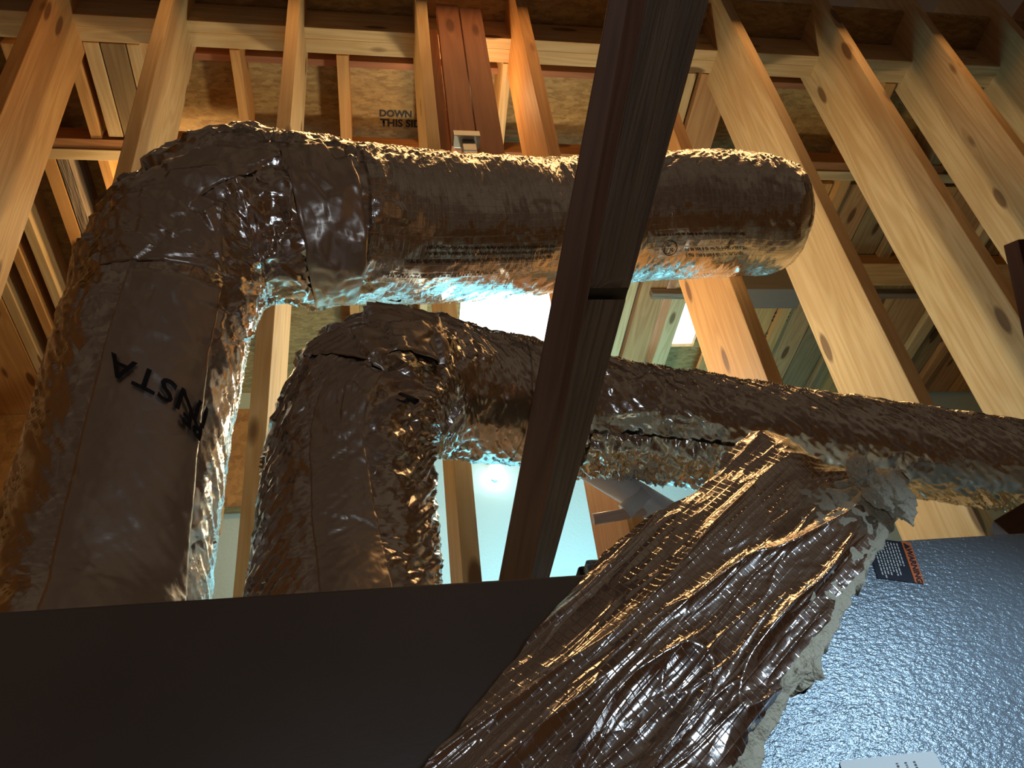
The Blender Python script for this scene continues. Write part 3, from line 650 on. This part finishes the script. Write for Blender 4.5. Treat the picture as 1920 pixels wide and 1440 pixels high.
# black torn holes in the wrap
for (px, py, s) in ((760, 748, .022), (742, 576, .016)):
    l, th = T2.find(px, py); me = bpy.data.meshes.new('tear'); vs = []
    for k in range(9):
        a = k / 9 * math.tau; r = s * random.uniform(.4, 1.1); vs.append(tuple(T2.surf(l + r * .5 * math.cos(a), th + r * 1.2 * math.sin(a) / .15, .016)))
    me.from_pydata(vs, [], [tuple(range(9))]); link('tear', me, M['black'], mid)

# ------------------------------------------------------------------ cabinets
lc = empty('plenum_cabinet', (-.65, 1.25, 0), 'dark smooth sheet metal cabinet below the ducts, lower left', 'cabinet')
box('casing', (-1.7, 1.0, .0), (.30, 1.47, 1.886), M['steel'], lc, .004)
rc = empty('air_handler', (1.2, 1.25, 0), 'blue grey textured galvanised cabinet with warning label, lower right', 'air handler')
box('casing', (.306, 1.0, .0), (2.2, 1.47, 1.911), M['galv'], rc, .004)
PN = ((0, .9985, 0), (0, 1, 0))
def panel_poly(name, pts, mat, parent, dy=0.0):
    vs = [tuple(p + Vector((0, dy, 0))) for p in pts]; vs2 = [(x, y - .0006, z) for x, y, z in vs]; n = len(vs)
    me = bpy.data.meshes.new(name); me.from_pydata(vs + vs2, [], [tuple(range(n)), tuple(range(n, 2 * n))[::-1]] + [(k, (k + 1) % n, n + (k + 1) % n, n + k) for k in range(n)])
    return link(name, me, mat, parent)
# warning label: rectangle turned on its side
lp = lambda x, y: onp(x, y, *PN)
a = lp(1706, 1018); b = lp(1733, 1095); dn = (b - a).normalized(); H = (b - a).length; lf = Vector((dn.z, 0, -dn.x)); lf = lf if lf.x < 0 else -lf
Wd = H * .98
wl = empty('warning_label', a, 'black warning label with orange header strip on the galvanised cabinet top edge', 'label')
panel_poly('label_sheet', [a + lf * .0, b, b + lf * Wd, a + lf * Wd], M['navy'], wl)
o1 = H * .20
panel_poly('header_strip', [a, b, b + lf * o1, a + lf * o1], M['orange'], wl, -.0008)
def paneltext(body, size, c, parent, mat, dy, bold=0, name='lettering'):
    me = textmesh(body, size, bold=bold); xa = dn; ya = -lf; za = xa.cross(ya)
    mw = Matrix((xa, ya, za)).transposed().to_4x4(); mw.translation = c + Vector((0, dy, 0)); me.transform(mw); return link(name, me, mat, parent)
paneltext('WARNING', .0132, a + dn * H * .585 + lf * o1 * .5, wl, M['navy'], -.0022, .0004)
tri = a + dn * H * .12 + lf * o1 * .5
panel_poly('warning_triangle', [tri - lf * .005, tri + lf * .005 + dn * .006, tri + lf * .005 - dn * .006], M['navy'], wl, -.0018)
vs = []; fs = []
for r in range(9):
    x = .02 + 0.0; k = .06 + random.uniform(0, .02)
    while k < (.62 if r < 2 else .93 - random.uniform(0, .15)):
        w = random.uniform(.03, .09); q = a + lf * (o1 + .008 + r * (Wd - o1 - .014) / 9) + dn * H * k; s0 = len(vs)
        for (d1, d2) in ((0, 0), (w * H, 0), (w * H, .0022), (0, .0022)): vs.append(tuple(q + dn * d1 + lf * d2 + Vector((0, -.0014, 0))))
        fs.append((s0, s0 + 1, s0 + 2, s0 + 3)); k += w + .02
me = bpy.data.meshes.new('small_print'); me.from_pydata(vs, [], fs); link('small_print', me, M['white'], wl)
# white sticker
ws = empty('rating_sticker', lp(1660, 1425), 'white sticker with rounded corners cut by the bottom edge of the photo', 'sticker')
c0 = lp(1572, 1427); c1 = lp(1752, 1408); ex = (c1 - c0).normalized(); ez = Vector((ex.z, 0, -ex.x)); ez = ez if ez.z < 0 else -ez; sw = (c1 - c0).length; pts = []
for (cx, cz, a0) in ((.006, .006, 180), (sw - .006, .006, 90), (sw - .006, .06, 0), (.006, .06, -90)):
    for k in range(5):
        an = math.radians(a0 - k * 22.5); pts.append(c0 + ex * (cx + .006 * math.cos(an)) + ez * (cz - .006 * math.sin(an)))
panel_poly('sticker_sheet', pts, M['white'], ws)
vs = []; fs = []
for r in range(3):
    k = .010
    while k < .05:
        w = random.uniform(.001, .003); q = c0 + ex * (sw * (.55 + r * .09)) + ez * k; s0 = len(vs)
        for (d1, d2) in ((0, 0), (w, 0), (w, .003), (0, .003)): vs.append(tuple(q + ez * d1 + ex * d2 + Vector((0, -.0012, 0))))
        fs.append((s0, s0 + 1, s0 + 2, s0 + 3)); k += w + .0012
me = bpy.data.meshes.new('small_print'); me.from_pydata(vs, [], fs); link('small_print', me, M['navy'], ws)
# little black bracket at the seam of the cabinets
bk = empty('rubber_cap', (.33, 1.03, 1.90), 'small black lump on the cabinet edge behind the torn insulation flap', 'cap')
box('base', lp(1080, 1092) + Vector((0, .03, 0)), lp(1150, 1080) + Vector((.02, .07, .01)), M['black'], bk)
box('knob', lp(1098, 1078) + Vector((0, .03, 0)), lp(1160, 1036) + Vector((.02, .07, 0)), M['black'], bk, .006)

# ------------------------------------------------------------------ torn insulation flap
fl = empty('insulation_flap', W(1250, 1000, 1.1), 'torn foil faced insulation blanket draped down over the joint of the two cabinets', 'insulation')
Lc = [(1415, 806), (1372, 838), (1325, 905), (1250, 952), (1190, 990), (1130, 1043), (1085, 1095), (1030, 1160), (960, 1245), (885, 1335), (800, 1438), (735, 1520)]
Rc = [(1440, 806), (1540, 862), (1625, 884), (1692, 878), (1694, 950), (1655, 1020), (1610, 1100), (1565, 1185), (1505, 1275), (1462, 1345), (1425, 1440), (1395, 1525)]
Fo = [(1440, 806), (1540, 862), (1612, 882), (1622, 930), (1645, 985), (1612, 1070), (1568, 1125), (1545, 1175), (1478, 1255), (1440, 1330), (1372, 1440), (1340, 1525)]
def cat(pts, s):
    n = len(pts) - 1; f = s * n; i = min(n - 1, int(f)); u = f - i
    g = lambda k: Vector(pts[max(0, min(n, k))]); a, b, c, d = g(i - 1), g(i), g(i + 1), g(i + 2)
    return .5 * ((2 * b) + (c - a) * u + (2 * a - 5 * b + 4 * c - d) * u * u + (3 * b - a - 3 * c + d) * u ** 3)
def flap_pt(u, v, edge, off, wr=1.0, rag=0.0):
    wr *= .45 + .55 * min(1, max(0, v * 1.5 - .25))
    """v down the flap, u across; the sheet hangs near y = .9 and buckles along its length"""
    A = cat(Lc, v); E = cat(edge, v)
    if rag:
        k = rag * noise.noise(Vector((v * 23, 3, 1))) + rag * .6 * noise.noise(Vector((v * 60, 8, 1))); E = E + Vector((k, -k * .3))
        k2 = 5 * noise.noise(Vector((v * 30, 7, 4))); A = A + Vector((k2, k2 * .5))
    q = A.lerp(E, u); yy = .925 - .055 * v
    yy += .020 * (abs(u - .45) * 2) ** 2.2           # edges curl towards the cabinet
    p = onp(q.x, q.y, (0, yy, 0), (0, 1, 0))
    # folds running up-right, measured in metres on the sheet
    fx = Vector((p.x * .80 + p.z * .60, 0, 0)).x; fy = -p.x * .60 + p.z * .80
    w = Vector((fx * 2.6, fy * 13, 3)); w2 = Vector((fx * 6, fy * 42, 8)); w3 = Vector((fx * 16, fy * 60, 1))
    d = .015 * noise.noise(Vector((fx * 2, fy * 7, 0))) + wr * (.016 * max(0, ridged(w)) ** 3 + .0032 * max(0, ridged(w2)) ** 3 + .0010 * ridged(w3) ** 2)
    return p + Vector((0, -d + off, 0)), (fx, fy)
def sheet(name, edge, off, mat, nu, nv, wr, rag, u0=0.0, u1=1.0, thick=0.0, fuzz=0.0, cr=1.0):
    vs = []; fs = []; uv = []
    for i in range(nv + 1):
        for j in range(nu + 1):
            u = u0 + (u1 - u0) * j / nu; v = i / nv; p, w = flap_pt(u, v, edge, off, wr, rag)
            if fuzz: p += Vector((noise.noise(p * 70), noise.noise(p * 70 + Vector((9, 0, 0))), noise.noise(p * 70 + Vector((0, 9, 0))))) * fuzz
            vs.append(tuple(p)); uv.append((p.x * .80 + p.z * .60, -p.x * .60 + p.z * .80))
    for i in range(nv):
        for j in range(nu):
            a = i * (nu + 1) + j; fs.append((a, a + nu + 1, a + nu + 2, a + 1))
    me = bpy.data.meshes.new(name); me.from_pydata(vs, [], fs); ul = me.uv_layers.new(name='UVMap')
    ul.data.foreach_set('uv', [c for f in fs for k in f for c in uv[k]])
    at = me.attributes.new('crumple', 'FLOAT', 'POINT'); at.data.foreach_set('value', [cr] * len(vs))
    if me.polygons[0].normal.y > 0: me.flip_normals()
    o = link(name, me, mat, fl, True)
    if thick: md = o.modifiers.new('thickness', 'SOLIDIFY'); md.thickness = thick; md.offset = -1
    return o
sheet('foil_facing', Fo, 0, M['foil_flap'], 230, 330, 1, 9)
o = sheet('glass_wool', Rc, .007, M['wool'], 130, 220, .8, 7, .14, 1.0, .03, .006); o['label'] = 'cream fibrous wool showing along the torn right edge'
# tufts of wool on the upper right corner
def tuft(px, py, s, seed):
    p = onp(px, py, (0, .90, 0), (0, 1, 0)); bm = bmesh.new(); bmesh.ops.create_icosphere(bm, subdivisions=5, radius=1)
    for v in bm.verts:
        n = v.co.normalized(); r = 1 + .45 * noise.noise(n * 1.6 + Vector((seed, 0, 0))) + .22 * noise.noise(n * 5 + Vector((seed, 3, 0))) + .1 * noise.noise(n * 14)
        v.co = Vector((n.x * s[0], n.y * .02, n.z * s[1])) * r
    me = bpy.data.meshes.new('wool_tuft'); bm.to_mesh(me); bm.free(); me.transform(Matrix.Translation(p)); link('wool_tuft', me, M['wool'], fl, True)
tuft(1612, 880, (.016, .026), 1); tuft(1672, 925, (.026, .045), 4); tuft(1640, 915, (.016, .03), 8)

# ------------------------------------------------------------------ pipes, metal box and oddments
t = empty('plastic_pipe', W(1240, 955, 1.85), 'grey white plastic pipe with thin pinkish stub, slanting behind the brace below the lower duct', 'pipe')
pipe('pipe_run', [W(1078, 860, 1.90), W(1130, 891, 1.875), W(1240, 958, 1.84), W(1400, 1056, 1.80)], .035, M['pvc'], t)
o = pipe('thin_stub', [W(1112, 974, 1.81), W(1160, 966, 1.82), W(1230, 952, 1.835)], .0135, M['pink'], t); o['label'] = 'thin pinkish pipe stub'
pipe('side_fitting', [W(1172, 960, 1.825), W(1185, 948, 1.83), W(1212, 925, 1.835)], .022, M['pvc'], t)
t = empty('metal_box', onp(1425, 525, (0, 1.95, 0), (0, 1, 0)), 'grey sheet metal box under the rounded end of the big duct', 'box')
p = onp(1378, 552, (0, 1.95, 0), (0, 1, 0)); q = onp(1470, 495, (0, 1.95, 0), (0, 1, 0))
box('box_body', (p.x + .02, 1.95, p.z + .04), (q.x, 2.02, q.z), M['boxg'], t); box('box_flange', (p.x, 1.93, p.z + .012), (q.x + .01, 2.04, p.z + .045), M['boxg'], t)
o = board('dark_board', W(1925, 452, 2.05), W(1985, 720, 2.0), (1, 0, 0), .10, .05, M['dark']); tag(o, 'dark reddish board end at the right edge in front of the studs', 'board')
o = board('dark_board', W(1885, 1008, 1.60), W(1990, 945, 1.62), (0, 0, 1), .07, .04, M['dark']); tag(o, 'dark board corner at the right edge just above the galvanised cabinet', 'board')
t = empty('glowing_lamp', onp(930, 884, (0, 3.54, 0), (0, 1, 0)), 'small glowing lamp on the white wall just below the lower duct', 'lamp')
bm = bmesh.new(); bmesh.ops.create_uvsphere(bm, u_segments=24, v_segments=16, radius=.05); me = bpy.data.meshes.new('bulb'); bm.to_mesh(me); bm.free(); o = link('bulb', me, M['bulb'], None, True); o.parent = t
pipe('lamp_base', [t.location + Vector((0, .03, 0)), t.location + Vector((0, .078, 0))], .02, M['drywall'], t)
